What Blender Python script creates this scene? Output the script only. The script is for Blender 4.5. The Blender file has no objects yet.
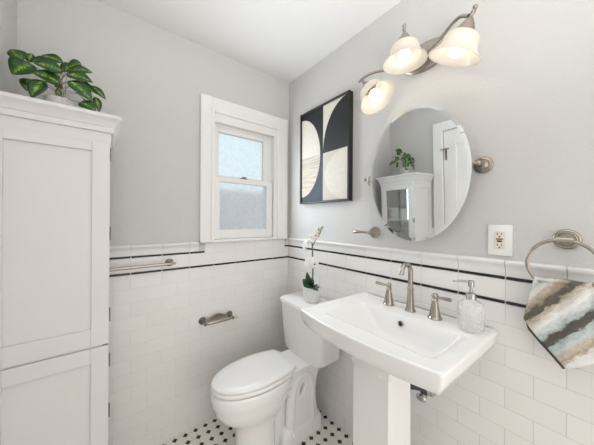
import bpy, bmesh, math, random
from mathutils import Vector, Matrix
C = bpy.context.scene.collection
PI = math.pi
random.seed(7)

# ------------------------------------------------------------------ camera, world, light, exposure
sc = bpy.context.scene
F, CX, CY, YAW, ROLL = 242.7, 293.55, 219.8, 0.6569, 0.0065
cam_d = bpy.data.cameras.new('camera')
cam_d.sensor_fit = 'HORIZONTAL'
cam_d.sensor_width = 36.0
cam_d.lens = F / 594 * 36
cam_d.shift_x = (297 - CX) / 594
cam_d.shift_y = -(222.5 - CY) / 594
cam_d.clip_start = 0.02
cam = bpy.data.objects.new('camera', cam_d)
C.objects.link(cam)
cam.matrix_world = (Matrix.Translation((-1.182, -1.604, 1.318))
                    @ Matrix.Rotation(-YAW, 4, 'Z') @ Matrix.Rotation(PI / 2, 4, 'X')
                    @ Matrix.Rotation(ROLL, 4, 'Z'))
sc.camera = cam

world = bpy.data.worlds.new('daylight')
sc.world = world
world.use_nodes = True
wn = world.node_tree
bg = wn.nodes['Background']
# daylight sky beyond the window wall, a brighter warm fill added behind the camera
wtc = wn.nodes.new('ShaderNodeTexCoord')
wsep = wn.nodes.new('ShaderNodeSeparateXYZ')
wn.links.new(wtc.outputs['Generated'], wsep.inputs[0])
wr = wn.nodes.new('ShaderNodeMapRange')
wr.inputs['From Min'].default_value = -0.1; wr.inputs['From Max'].default_value = 0.25
wn.links.new(wsep.outputs['Y'], wr.inputs['Value'])
wm = wn.nodes.new('ShaderNodeMix'); wm.data_type = 'RGBA'
wm.inputs[6].default_value = (0.92, 0.88, 0.845, 1)
wm.inputs[7].default_value = (0.49, 0.54, 0.565, 1)
wn.links.new(wr.outputs[0], wm.inputs[0])
wn.links.new(wm.outputs[2], bg.inputs['Color'])
bg.inputs['Strength'].default_value = 1.0

def area(name, loc, rot, sx, sy, energy, col):
    ld = bpy.data.lights.new(name, 'AREA')
    ld.shape = 'RECTANGLE'
    ld.size, ld.size_y = sx, sy
    ld.energy = energy
    ld.color = col
    lo = bpy.data.objects.new(name, ld)
    lo.location = loc
    lo.rotation_euler = rot
    C.objects.link(lo)
    return lo
# added fill lamp behind the camera, aimed at the ceiling to lift the room
fl = area('ceiling_bounce_fill', (-0.95, -1.95, 1.35), (0, 0, 0), 0.7, 0.7, 4.7, (1.0, 0.98, 0.965))
fl.rotation_euler = Vector((0.08, 0.36, 0.92)).to_track_quat('-Z', 'Y').to_euler()
fl.data.spread = math.radians(105)
# daylight coming in through the frosted panes
area('window_daylight', (-0.39, -0.015, 1.58), (math.radians(-90), 0, 0), 0.36, 0.68, 2.6, (0.86, 0.94, 1.0))

sc.view_settings.view_transform = 'Standard'
sc.view_settings.look = 'None'
sc.view_settings.gamma = 1.0
sc.view_settings.use_curve_mapping = False
sc.view_settings.exposure = 1.05

# ------------------------------------------------------------------ node helpers
def new_mat(name):
    m = bpy.data.materials.new(name)
    m.use_nodes = True
    nt = m.node_tree
    b = nt.nodes['Principled BSDF']
    return m, nt, b

def mat(name, col, rough=0.5, metal=0.0, noise=0.0, nscale=20.0, bump=0.0, bscale=100.0, coat=0.0):
    m, nt, b = new_mat(name)
    b.inputs['Roughness'].default_value = rough
    b.inputs['Metallic'].default_value = metal
    b.inputs['Coat Weight'].default_value = coat
    b.inputs['Coat Roughness'].default_value = 0.05
    tc = nt.nodes.new('ShaderNodeTexCoord')
    if noise > 0:
        n = nt.nodes.new('ShaderNodeTexNoise')
        n.inputs['Scale'].default_value = nscale
        nt.links.new(tc.outputs['Object'], n.inputs['Vector'])
        r = nt.nodes.new('ShaderNodeValToRGB')
        lo_ = [max(0, c * (1 - noise)) for c in col]
        hi_ = [min(1, c * (1 + noise)) for c in col]
        r.color_ramp.elements[0].position = 0.3
        r.color_ramp.elements[1].position = 0.7
        r.color_ramp.elements[0].color = (*lo_, 1)
        r.color_ramp.elements[1].color = (*hi_, 1)
        nt.links.new(n.outputs['Fac'], r.inputs['Fac'])
        nt.links.new(r.outputs['Color'], b.inputs['Base Color'])
    else:
        b.inputs['Base Color'].default_value = (*col, 1)
    if bump > 0:
        n2 = nt.nodes.new('ShaderNodeTexNoise')
        n2.inputs['Scale'].default_value = bscale
        n2.inputs['Detail'].default_value = 3
        nt.links.new(tc.outputs['Object'], n2.inputs['Vector'])
        bp = nt.nodes.new('ShaderNodeBump')
        bp.inputs['Strength'].default_value = bump
        bp.inputs['Distance'].default_value = 0.004
        nt.links.new(n2.outputs['Fac'], bp.inputs['Height'])
        nt.links.new(bp.outputs['Normal'], b.inputs['Normal'])
    return m

TW, TH = 0.1535, 0.0775          # subway tile pitch
def tile_mat(name, axis, u0, v0, offset, grout=(0.66, 0.64, 0.615), rough=0.22):
    """white subway tiles: axis = 0 (runs along x) or 1 (along y); u0,v0 line a joint up"""
    m, nt, b = new_mat(name)
    L = nt.links
    g = nt.nodes.new('ShaderNodeNewGeometry')
    s = nt.nodes.new('ShaderNodeSeparateXYZ')
    L.new(g.outputs['Position'], s.inputs[0])
    au = nt.nodes.new('ShaderNodeMath'); au.operation = 'ADD'; au.inputs[1].default_value = u0
    av = nt.nodes.new('ShaderNodeMath'); av.operation = 'ADD'; av.inputs[1].default_value = v0
    L.new(s.outputs[axis], au.inputs[0]); L.new(s.outputs[2], av.inputs[0])
    cmb = nt.nodes.new('ShaderNodeCombineXYZ')
    L.new(au.outputs[0], cmb.inputs[0]); L.new(av.outputs[0], cmb.inputs[1])
    br = nt.nodes.new('ShaderNodeTexBrick')
    br.offset = offset; br.offset_frequency = 2; br.squash = 1.0
    br.inputs['Scale'].default_value = 1.0
    br.inputs['Brick Width'].default_value = TW
    br.inputs['Row Height'].default_value = TH
    br.inputs['Mortar Size'].default_value = 0.0011
    br.inputs['Mortar Smooth'].default_value = 0.35
    br.inputs['Bias'].default_value = 0.0
    br.inputs['Color1'].default_value = (0.87, 0.855, 0.835, 1)
    br.inputs['Color2'].default_value = (0.845, 0.83, 0.81, 1)
    br.inputs['Mortar'].default_value = (*grout, 1)
    L.new(cmb.outputs[0], br.inputs['Vector'])
    L.new(br.outputs['Color'], b.inputs['Base Color'])
    inv = nt.nodes.new('ShaderNodeMath'); inv.operation = 'SUBTRACT'; inv.inputs[0].default_value = 1.0
    L.new(br.outputs['Fac'], inv.inputs[1])
    n = nt.nodes.new('ShaderNodeTexNoise'); n.inputs['Scale'].default_value = 14
    L.new(g.outputs['Position'], n.inputs['Vector'])
    ml = nt.nodes.new('ShaderNodeMath'); ml.operation = 'MULTIPLY_ADD'; ml.inputs[1].default_value = 0.35
    L.new(n.outputs['Fac'], ml.inputs[0]); L.new(inv.outputs[0], ml.inputs[2])
    bp = nt.nodes.new('ShaderNodeBump'); bp.inputs['Strength'].default_value = 0.5
    bp.inputs['Distance'].default_value = 0.0012
    L.new(ml.outputs[0], bp.inputs['Height'])
    L.new(bp.outputs['Normal'], b.inputs['Normal'])
    b.inputs['Roughness'].default_value = rough
    return m

def floor_mat():
    """octagon and dot mosaic, dots every 59.8 mm"""
    m, nt, b = new_mat('octagon_dot_mosaic')
    L = nt.links
    P = 0.0598
    def math_(op, a, bb=None):
        n = nt.nodes.new('ShaderNodeMath'); n.operation = op
        for i, v in enumerate((a, bb)):
            if v is None: continue
            if isinstance(v, (int, float)): n.inputs[i].default_value = v
            else: L.new(v, n.inputs[i])
        return n.outputs[0]
    g = nt.nodes.new('ShaderNodeNewGeometry')
    s = nt.nodes.new('ShaderNodeSeparateXYZ')
    L.new(g.outputs['Position'], s.inputs[0])
    du, dv = [], []
    for k, off in ((0, 0.016), (1, 0.0352)):
        t = math_('ADD', s.outputs[k], off + P * 100.5)
        t = math_('DIVIDE', t, P)
        t = math_('FRACT', t)
        t = math_('SUBTRACT', t, 0.5)
        t = math_('ABSOLUTE', t)
        du.append(math_('MULTIPLY', t, P))
    d = math_('ADD', du[0], du[1])
    dot = math_('LESS_THAN', d, 0.0162)
    ring = math_('LESS_THAN', d, 0.0176)
    ln = math_('LESS_THAN', math_('MINIMUM', du[0], du[1]), 0.0009)
    grout = math_('MAXIMUM', ring, ln)
    mx = nt.nodes.new('ShaderNodeMix'); mx.data_type = 'RGBA'
    mx.inputs[6].default_value = (0.87, 0.82, 0.765, 1)
    mx.inputs[7].default_value = (0.68, 0.63, 0.58, 1)
    L.new(grout, mx.inputs[0])
    mx2 = nt.nodes.new('ShaderNodeMix'); mx2.data_type = 'RGBA'
    L.new(mx.outputs[2], mx2.inputs[6]); mx2.inputs[7].default_value = (0.006, 0.006, 0.007, 1)
    L.new(dot, mx2.inputs[0])
    L.new(mx2.outputs[2], b.inputs['Base Color'])
    b.inputs['Roughness'].default_value = 0.35
    return m

M = {}
M['paint'] = mat('grey_wall_paint', (0.64, 0.635, 0.625), 0.6, bump=0.6, bscale=190)
M['ceil'] = mat('white_ceiling_paint', (0.80, 0.80, 0.79), 0.7, bump=0.2, bscale=120)
M['white'] = mat('white_trim_paint', (0.87, 0.865, 0.85), 0.35)
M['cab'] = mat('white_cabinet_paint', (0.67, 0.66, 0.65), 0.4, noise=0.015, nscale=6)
M['porcelain'] = mat('white_porcelain', (0.90, 0.90, 0.89), 0.12, coat=0.3)
M['plastic'] = mat('white_seat_plastic', (0.91, 0.91, 0.905), 0.22)
M['nickel'] = mat('brushed_nickel', (0.42, 0.385, 0.34), 0.25, 1.0, noise=0.04, nscale=60)
M['darknickel'] = mat('aged_pewter', (0.25, 0.225, 0.195), 0.3, 1.0, noise=0.15, nscale=90)
M['warmnickel'] = mat('warm_satin_nickel', (0.38, 0.335, 0.285), 0.28, 1.0, noise=0.1, nscale=70)
M['chrome'] = mat('polished_chrome', (0.52, 0.52, 0.53), 0.12, 1.0)
M['black'] = mat('black_glazed_tile', (0.012, 0.012, 0.013), 0.2)
M['grout'] = mat('pale_grout', (0.72, 0.715, 0.70), 0.7)
M['cap'] = mat('white_glazed_cap_tile', (0.83, 0.825, 0.81), 0.18)
M['blackframe'] = mat('black_wood_frame', (0.018, 0.017, 0.016), 0.4)
M['dark'] = mat('dark_slot', (0.02, 0.018, 0.016), 0.6)
M['rubber'] = mat('black_rubber_hose', (0.03, 0.033, 0.04), 0.5)
M['tile_back'] = tile_mat('subway_tile_back', 0, TW * 20, TH * 40 - 1.0085, 0.5, (0.75, 0.73, 0.70))
M['tile_right'] = tile_mat('subway_tile_right', 1, 0.603 + TW * 20, TH * 40 - 1.0085, 0.5)
M['tile_left'] = tile_mat('subway_tile_left', 1, TW * 20, TH * 40 - 1.0085, 0.5)
M['band_back'] = tile_mat('band_tile_back', 0, TW * 20, TH * 39 - 1.0215, 0.0, (0.75, 0.73, 0.70))
M['band_right'] = tile_mat('band_tile_right', 1, 0.603 + TW * 20, TH * 39 - 1.0215, 0.0)
M['floor'] = floor_mat()

# ------------------------------------------------------------------ mesh helpers
def bm_new():
    return bmesh.new()

def add_box(bm, x0, x1, y0, y1, z0, z1, bev=0.0, seg=2, mi=0):
    r = bmesh.ops.create_cube(bm, size=1.0)
    vs = r['verts']
    for v in vs:
        v.co = Vector(((x0 + x1) / 2 + v.co.x * (x1 - x0), (y0 + y1) / 2 + v.co.y * (y1 - y0),
                       (z0 + z1) / 2 + v.co.z * (z1 - z0)))
    fs = set(f for v in vs for f in v.link_faces)
    for f in fs: f.material_index = mi
    if bev > 0:
        es = list(set(e for v in vs for e in v.link_edges))
        bmesh.ops.bevel(bm, geom=es, offset=bev, segments=seg, profile=0.5, affect='EDGES')

def loft(bm, rings, cap0=True, cap1=True, closed=True, mi=0):
    """rings: list of equal-length point lists"""
    vr = [[bm.verts.new(p) for p in r] for r in rings]
    n = len(rings[0])
    for a, b in zip(vr, vr[1:]):
        for i in range(n if closed else n - 1):
            j = (i + 1) % n
            f = bm.faces.new((a[i], a[j], b[j], b[i])); f.material_index = mi
    if cap0: bm.faces.new(list(reversed(vr[0]))).material_index = mi
    if cap1: bm.faces.new(vr[-1]).material_index = mi
    return vr

def frame_for(d):
    d = d.normalized()
    a = Vector((0, 0, 1)) if abs(d.z) < 0.9 else Vector((1, 0, 0))
    u = d.cross(a).normalized()
    v = d.cross(u).normalized()
    return u, v

def add_tube(bm, pts, rad, seg=12, caps=True, closed=False):
    """tube along a path; rad: number or list"""
    pts = [Vector(p) for p in pts]
    n = len(pts)
    if not hasattr(rad, '__len__'): rad = [rad] * n
    rings = []
    u = None
    for i, p in enumerate(pts):
        if closed: d = pts[(i + 1) % n] - pts[i - 1]
        else: d = pts[min(i + 1, n - 1)] - pts[max(i - 1, 0)]
        d.normalize()
        if u is None: u, v = frame_for(d)
        else:
            u = (u - d * u.dot(d)).normalized(); v = d.cross(u).normalized()
        rings.append([p + (u * math.cos(2 * PI * k / seg) + v * math.sin(2 * PI * k / seg)) * rad[i] for k in range(seg)])
    if closed: rings.append(rings[0])
    loft(bm, rings, caps and not closed, caps and not closed)
    if closed: bmesh.ops.remove_doubles(bm, verts=bm.verts[:], dist=1e-6)

def add_lathe(bm, base, axis, prof, seg=28, caps=True):
    """prof: list of (radius, distance along axis)"""
    base = Vector(base); ax = Vector(axis).normalized()
    u, v = frame_for(ax)
    rings = []
    for r, h in prof:
        r = max(r, 1e-4)
        rings.append([base + ax * h + (u * math.cos(2 * PI * k / seg) + v * math.sin(2 * PI * k / seg)) * r for k in range(seg)])
    loft(bm, rings, caps, caps)

def add_ball(bm, c, r, sx=1, sy=1, sz=1, seg=16):
    m = Matrix.Translation(c) @ Matrix.Diagonal((sx, sy, sz, 1))
    bmesh.ops.create_uvsphere(bm, u_segments=seg, v_segments=max(8, seg // 2), radius=r, matrix=m)

def spline(pts, n=8):
    """Catmull-Rom through pts"""
    pts = [Vector(p) for p in pts]
    P = [2 * pts[0] - pts[1]] + pts + [2 * pts[-1] - pts[-2]]
    out = []
    for i in range(1, len(P) - 2):
        a, b, c, d = P[i - 1], P[i], P[i + 1], P[i + 2]
        for k in range(n):
            t = k / n
            out.append(0.5 * (2 * b + (c - a) * t + (2 * a - 5 * b + 4 * c - d) * t * t + (3 * b - a - 3 * c + d) * t ** 3))
    out.append(pts[-1])
    return out

def world_base(p):
    v = Vector((0, 0, 0))
    while p is not None:
        v += p.location
        p = p.parent
    return v

def obj(name, bm, m, parent=None, smooth=35, base=None):
    bmesh.ops.recalc_face_normals(bm, faces=bm.faces[:])
    me = bpy.data.meshes.new(name)
    off = world_base(parent) if parent is not None else Vector(base or (0, 0, 0))
    bmesh.ops.translate(bm, verts=bm.verts[:], vec=-off)
    if smooth:
        for f in bm.faces: f.smooth = True
    bm.to_mesh(me); bm.free()
    if smooth: me.set_sharp_from_angle(angle=math.radians(smooth))
    for mm in (m if isinstance(m, (list, tuple)) else [m]):
        me.materials.append(mm)
    o = bpy.data.objects.new(name, me)
    C.objects.link(o)
    if parent is not None: o.parent = parent
    else: o.location = off
    return o

def thing(name, label, cat, loc, group=None):
    o = bpy.data.objects.new(name, None)
    o.empty_display_size = 0.05
    C.objects.link(o)
    o.location = loc
    o['label'] = label; o['category'] = cat
    if group: o['group'] = group
    return o

def tag(o, label, cat, group=None):
    o['label'] = label; o['category'] = cat
    if group: o['group'] = group
    return o

def struct(name, bm, m, parent=None, smooth=35):
    o = obj(name, bm, m, parent, smooth)
    o['kind'] = 'structure'
    return o

def label(o, t):
    o['label'] = t
    return o

# ------------------------------------------------------------------ the room
H = 2.438
LX = -1.5            # left wall
YF = -2.7            # the room goes on behind the camera and is open there
WX0, WX1, WZ0, WZ1 = -0.625, -0.130, 1.170, 1.990      # window hole

bm = bm_new()
add_box(bm, LX - 0.1, 0.1, YF, 0.12, -0.1, 0.0)
struct('floor', bm, M['floor'], smooth=0)
bm = bm_new()
add_box(bm, LX - 0.1, 0.1, YF, 0.12, H, H + 0.1)
struct('ceiling', bm, M['ceil'], smooth=0)

# back wall with the window hole
bm = bm_new()
for a in ((LX - 0.1, WX0, 0.004, 0.12, 0, H), (WX1, 0.006, 0.004, 0.12, 0, H),
          (WX0, WX1, 0.004, 0.12, 0, WZ0), (WX0, WX1, 0.004, 0.12, WZ1, H)):
    add_box(bm, *a)
wall_back = struct('wall_back', bm, M['paint'], smooth=0)
bm = bm_new()
add_box(bm, 0.004, 0.12, YF, 0.12, 0, H)
wall_right = struct('wall_right', bm, M['paint'], smooth=0)
# left wall with the door hole
DY0, DY1, DZ1 = -0.56, -1.36, 2.10
bm = bm_new()
add_box(bm, LX - 0.1, LX, DY0, 0.12, 0, H)
add_box(bm, LX - 0.1, LX, YF, DY1, 0, H)
add_box(bm, LX - 0.1, LX, DY1, DY0, DZ1, H)
wall_left = struct('wall_left', bm, M['paint'], smooth=0)

ZL0, ZL1 = 1.0085, 1.0215          # lower black liner
ZU0, ZU1 = 1.0995, 1.1125          # upper black liner
ZC = 1.1735                        # top of the cap
T = 0.008
# tile fields
bm = bm_new(); add_box(bm, LX, 0.0, 0.0, T, 0, ZL0)
struct('subway_tiles', bm, M['tile_back'], wall_back, 0)
bm = bm_new(); add_box(bm, LX, 0.0, 0.0, T, ZL1, ZU0); add_box(bm, -0.672, -0.034, 0.0, T, ZU0, 1.166)
struct('band_tiles', bm, M['band_back'], wall_back, 0)
bm = bm_new(); add_box(bm, 0.0, T, YF, T, 0, ZL0)
struct('subway_tiles', bm, M['tile_right'], wall_right, 0)
bm = bm_new(); add_box(bm, 0.0, T, YF, T, ZL1, ZU0)
struct('band_tiles', bm, M['band_right'], wall_right, 0)
bm = bm_new(); add_box(bm, LX - 0.001, LX + 0.006, -0.475, 0.0, 0, ZU0)
struct('subway_tiles', bm, M['tile_left'], wall_left, 0)

def liner(bm, axis, joints, ends, z0, z1):
    xs = sorted([j for j in joints if ends[0] + 0.01 < j < ends[1] - 0.01] + list(ends))
    for a, b in zip(xs, xs[1:]):
        a2 = a + (0.0018 if a != ends[0] else 0); b2 = b - (0.0018 if b != ends[1] else 0)
        if axis == 0: add_box(bm, a2, b2, -0.0035, T, z0 + 0.0012, z1 - 0.0012, 0.002, 1)
        else: add_box(bm, -0.0035, T, a2, b2, z0 + 0.0012, z1 - 0.0012, 0.002, 1)
jb = [-TW * k for k in range(0, 12)]
jr = [-0.603 + TW * k for k in range(-14, 5)]
bm = bm_new(); liner(bm, 0, jb, (LX, 0.0), ZL0, ZL1)
liner(bm, 0, jb, (LX, -0.676), ZU0, ZU1); liner(bm, 0, jb, (-0.034, 0.0), ZU0, ZU1)
struct('black_liners', bm, M['black'], wall_back)
bm = bm_new(); liner(bm, 1, jr, (YF, 0.0), ZL0, ZL1); liner(bm, 1, jr, (YF, 0.0), ZU0, ZU1)
struct('black_liners', bm, M['black'], wall_right)
bm = bm_new()
for z0, z1 in ((ZL0, ZL1), (ZU0, ZU1)): add_box(bm, LX, 0.0, 0.001, T, z0, z1)
struct('grout_lines', bm, M['grout'], wall_back)
bm = bm_new()
for z0, z1 in ((ZL0, ZL1), (ZU0, ZU1)): add_box(bm, 0.001, T, YF, 0.0, z0, z1)
struct('grout_lines', bm, M['grout'], wall_right)
# moulded cap course: a profile (out, z) run along the wall in 6 inch pieces
prof = [(-T, ZU1), (0.0, ZU1), (0.001, ZU1 + 0.008), (0.0015, ZU1 + 0.018), (0.0035, ZU1 + 0.029), (0.007, ZU1 + 0.038), (0.0125, ZU1 + 0.044),
        (0.0155, ZU1 + 0.049), (0.0155, ZU1 + 0.055), (0.0125, ZU1 + 0.059), (0.006, ZU1 + 0.061), (-T, ZU1 + 0.061)]
def cap_run(bm, axis, joints, ends):
    xs = sorted([j for j in joints if ends[0] + 0.01 < j < ends[1] - 0.01] + list(ends))
    for a, b in zip(xs, xs[1:]):
        a2 = a + 0.0008; b2 = b - 0.0008
        rings = []
        for s in (a2, b2):
            rings.append([(s, -o, z) if axis == 0 else (-o, s, z) for o, z in prof])
        loft(bm, rings)
bm = bm_new(); cap_run(bm, 0, jb, (LX, -0.712)); cap_run(bm, 0, jb, (-0.026, 0.0))
struct('cap_rail', bm, M['cap'], wall_back)
bm = bm_new(); cap_run(bm, 1, jr, (YF, 0.0))
struct('cap_rail', bm, M['cap'], wall_right)
bm = bm_new(); add_box(bm, LX - 0.001, LX + 0.016, -0.475, 0.0, ZU1, ZC, 0.006)
struct('cap_rail', bm, M['cap'], wall_left)

# ------------------------------------------------------------------ window
win = bpy.data.objects.new('window_1', None); C.objects.link(win); win.location = (-0.37, 0, 1.17); win['kind'] = 'structure'
def stepped_casing(bm):
    ox0, ox1, oz0, oz1 = -0.710, -0.026, 1.166, 2.122
    # nested frames: (inset left, right, bottom, top, front y)
    def frame(l, r, b, t, l2, r2, b2, t2, y0, y1, bev):
        add_box(bm, ox0 + l, ox0 + l2, y0, y1, oz0 + b, oz1 - t, bev, 1)
        add_box(bm, ox1 - r2, ox1 - r, y0, y1, oz0 + b, oz1 - t, bev, 1)
        add_box(bm, ox0 + l2, ox1 - r2, y0, y1, oz1 - t2, oz1 - t, bev, 1)
    frame(0, 0, 0, 0, 0.074, 0.074, 0, 0.082, -0.022, 0.004, 0.003)          # flat outer board
    frame(0.066, 0.066, 0, 0.074, 0.086, 0.092, 0, 0.098, -0.027, 0.004, 0.004)  # bead
    frame(0.084, 0.090, 0, 0.096, 0.098, 0.122, 0, 0.154, -0.010, 0.06, 0.002)   # inner stop and jamb
    add_box(bm, ox0, ox1, -0.026, 0.06, oz0, oz0 + 0.016, 0.003, 1)               # stool
    add_box(bm, -0.190, -0.140, 0.036, 0.10, oz0, oz1 - 0.15, 0.002, 1)             # parting stop beside the upper sash
    add_box(bm, -0.625, -0.604, 0.036, 0.10, oz0, oz1 - 0.15, 0.002, 1)
    add_box(bm, -0.612, -0.140, 0.030, 0.10, oz1 - 0.168, oz1 - 0.10, 0.002, 1)
bm = bm_new(); stepped_casing(bm)
struct('window_casing', bm, M['white'], win)
def sash(name, x0, x1, z0, z1, l, r, b, t, y0, y1):
    bm = bm_new()
    add_box(bm, x0, x0 + l, y0, y1, z0, z1, 0.003, 1)
    add_box(bm, x1 - r, x1, y0, y1, z0, z1, 0.003, 1)
    add_box(bm, x0 + l, x1 - r, y0, y1, z0, z0 + b, 0.003, 1)
    add_box(bm, x0 + l, x1 - r, y0, y1, z1 - t, z1, 0.003, 1)
    return struct(name, bm, M['white'], win)
up = sash('upper_sash', -0.612, -0.184, 1.588, 1.962, 0.040, 0.036, 0.034, 0.042, 0.034, 0.062)
low = sash('lower_sash', -0.612, -0.152, 1.184, 1.610, 0.040, 0.050, 0.062, 0.036, 0.006, 0.034)

def frosted():
    m = bpy.data.materials.new('frosted_glass'); m.use_nodes = True
    nt = m.node_tree; nt.nodes.clear()
    out = nt.nodes.new('ShaderNodeOutputMaterial')
    g = nt.nodes.new('ShaderNodeNewGeometry')
    n = nt.nodes.new('ShaderNodeTexNoise'); n.inputs['Scale'].default_value = 34; n.inputs['Detail'].default_value = 4
    nt.links.new(g.outputs['Position'], n.inputs['Vector'])
    bp = nt.nodes.new('ShaderNodeBump'); bp.inputs['Strength'].default_value = 0.6; bp.inputs['Distance'].default_value = 0.01
    nt.links.new(n.outputs['Fac'], bp.inputs['Height'])
    t = nt.nodes.new('ShaderNodeBsdfTranslucent')
    n2 = nt.nodes.new('ShaderNodeTexNoise'); n2.inputs['Scale'].default_value = 55; n2.inputs['Detail'].default_value = 6; n2.inputs['Roughness'].default_value = 0.7
    nt.links.new(g.outputs['Position'], n2.inputs['Vector'])
    rc = nt.nodes.new('ShaderNodeValToRGB')
    rc.color_ramp.elements[0].position = 0.35; rc.color_ramp.elements[0].color = (0.77, 0.85, 0.88, 1)
    rc.color_ramp.elements[1].position = 0.66; rc.color_ramp.elements[1].color = (0.90, 0.96, 0.98, 1)
    nt.links.new(n2.outputs['Fac'], rc.inputs['Fac']); nt.links.new(rc.outputs['Color'], t.inputs['Color'])
    nt.links.new(bp.outputs['Normal'], t.inputs['Normal'])
    r = nt.nodes.new('ShaderNodeBsdfRefraction'); nt.links.new(rc.outputs['Color'], r.inputs['Color'])
    r.inputs['Roughness'].default_value = 0.45; r.inputs['IOR'].default_value = 1.15
    nt.links.new(bp.outputs['Normal'], r.inputs['Normal'])
    gl = nt.nodes.new('ShaderNodeBsdfGlossy'); gl.inputs['Roughness'].default_value = 0.25
    a = nt.nodes.new('ShaderNodeMixShader'); a.inputs[0].default_value = 0.35
    nt.links.new(r.outputs[0], a.inputs[1]); nt.links.new(t.outputs[0], a.inputs[2])
    b = nt.nodes.new('ShaderNodeMixShader'); b.inputs[0].default_value = 0.05
    nt.links.new(a.outputs[0], b.inputs[1]); nt.links.new(gl.outputs[0], b.inputs[2])
    nt.links.new(b.outputs[0], out.inputs[0])
    return m
M['frost'] = frosted()
def pane(par, x0, x1, z0, z1, y):
    bm = bm_new()
    vs = [bm.verts.new(p) for p in ((x0, y, z0), (x1, y, z0), (x1, y, z1), (x0, y, z1))]
    bm.faces.new(vs)
    o = struct('window_pane', bm, M['frost'], par, 0)
pane(up, -0.575, -0.217, 1.619, 1.923, 0.050)
pane(low, -0.575, -0.199, 1.243, 1.577, 0.022)
bm = bm_new()
add_box(bm, -0.415, -0.365, 0.012, 0.034, 1.610, 1.618, 0.002, 1)
add_lathe(bm, (-0.39, 0.024, 1.618), (0, 0, 1), [(0.011, 0), (0.011, 0.006), (0.006, 0.009)], 16)
add_box(bm, -0.405, -0.372, 0.010, 0.018, 1.620, 1.626, 0.002, 1)
struct('sash_lock', bm, M['darknickel'], low)
# unseen grey panel added outside to darken the lower window pane
bm = bm_new()
add_box(bm, -3.5, 3.0, 1.5, 1.6, 0, 1.69)
o = tag(obj('pane_darkening_panel', bm, mat('grey_darkening_panel', (0.45, 0.435, 0.46), 0.8, noise=0.1), smooth=0),
        'added grey panel outside that darkens the lower frosted window pane', 'panel')
bm = bm_new(); add_box(bm, -3.5, 3.0, 0.13, 3.0, -0.1, -0.02)
struct('ground_slab', bm, mat('outside_ground', (0.3, 0.3, 0.28), 0.9), smooth=0)  # unseen ground slab outside the back wall

# ------------------------------------------------------------------ door in the left wall (seen in the mirror)
door = bpy.data.objects.new('door_1', None); C.objects.link(door); door.location = (LX, -0.96, 0); door['kind'] = 'structure'
bm = bm_new()
add_box(bm, LX - 0.002, LX + 0.018, DY0, DY0 + 0.085, 0, DZ1 + 0.085, 0.003, 1)
add_box(bm, LX - 0.002, LX + 0.018, DY1 - 0.085, DY1, 0, DZ1 + 0.085, 0.003, 1)
add_box(bm, LX - 0.002, LX + 0.018, DY1, DY0, DZ1, DZ1 + 0.085, 0.003, 1)
struct('door_casing', bm, M['white'], door)
bm = bm_new()
add_box(bm, LX - 0.045, LX - 0.014, DY1 + 0.003, DY0 - 0.003, 0.01, DZ1 - 0.003)
for a in ((DY0 - 0.11, DY0 - 0.003), (DY1 + 0.003, DY1 + 0.11)):
    add_box(bm, LX - 0.03, LX - 0.004, a[0], a[1], 0.01, DZ1 - 0.003, 0.003, 1)
for z in ((0.01, 0.22), (0.90, 1.04), (1.96, DZ1 - 0.003)):
    add_box(bm, LX - 0.03, LX - 0.004, DY1 + 0.11, DY0 - 0.11, z[0], z[1], 0.003, 1)
struct('door_leaf', bm, M['white'], door)
bm = bm_new()
add_box(bm, LX - 0.006, LX + 0.004, -0.594, -0.578, 1.82, 1.925, 0.003, 2)
add_tube(bm, [(LX + 0.0, -0.586, 1.92), (LX + 0.03, -0.586, 1.92)], 0.006, 10)
add_tube(bm, [(LX + 0.03, -0.55, 1.92), (LX + 0.03, -0.622, 1.92)], 0.006, 10)
struct('door_hook', bm, M['darknickel'], door)

# ------------------------------------------------------------------ tall white cabinet
CX0, CX1, CY0, CY1 = LX + 0.004, -1.172, -0.450, -0.095
cab = thing('tall_cabinet', 'tall white painted cabinet with crown moulding standing against the left wall', 'cabinet', (-1.334, -0.27, 0))
bm = bm_new()
tk = 0.018
add_box(bm, CX0, CX1 - 0.02, CY0 + 0.008, CY0 + tk, 0, 1.64)      # near side
add_box(bm, CX0, CX1 - 0.02, CY1 - tk, CY1, 0, 1.64)              # far side
add_box(bm, CX0, CX0 + 0.008, CY0 + tk, CY1 - tk, 0, 1.64)        # back
for z in (0.08, 0.855, 1.62):
    add_box(bm, CX0, CX1 - 0.022, CY0 + tk, CY1 - tk, z, z + 0.02)
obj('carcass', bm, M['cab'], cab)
# framed side towards the room: upper and lower panels
def side_frame(name, z0, z1, ztop, zbot, y):
    bm = bm_new()
    add_box(bm, CX0, CX0 + 0.056, y, y + 0.010, z0, z1, 0.0015, 1)
    add_box(bm, CX1 - 0.053, CX1 - 0.0005, y, y + 0.010, z0, z1, 0.0015, 1)
    add_box(bm, CX0 + 0.056, CX1 - 0.053, y, y + 0.010, z1 - ztop, z1, 0.0015, 1)
    add_box(bm, CX0 + 0.056, CX1 - 0.053, y, y + 0.010, z0, z0 + zbot, 0.0015, 1)
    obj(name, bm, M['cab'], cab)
side_frame('side_panel', 0.846, 1.625, 0.058, 0.065, CY0)
side_frame('side_panel', 0.0, 0.840, 0.056, 0.09, CY0)
# crown
bm = bm_new()
pr = [(0.0, 1.60), (0.003, 1.620), (0.003, 1.638), (0.011, 1.640), (0.011, 1.658), (0.014, 1.661), (0.017, 1.670), (0.023, 1.680), (0.030, 1.688),
      (0.032, 1.690), (0.032, 1.702), (0.0, 1.704)]
rings = []
for o_, z in pr:
    rings.append([(CX0, CY1 + o_, z), (CX0, CY0 - o_, z), (CX1 + o_, CY0 - o_, z), (CX1 + o_, CY1 + o_, z)])
loft(bm, rings, True, True)
obj('crown_moulding', bm, M['cab'], cab, 25)
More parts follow.
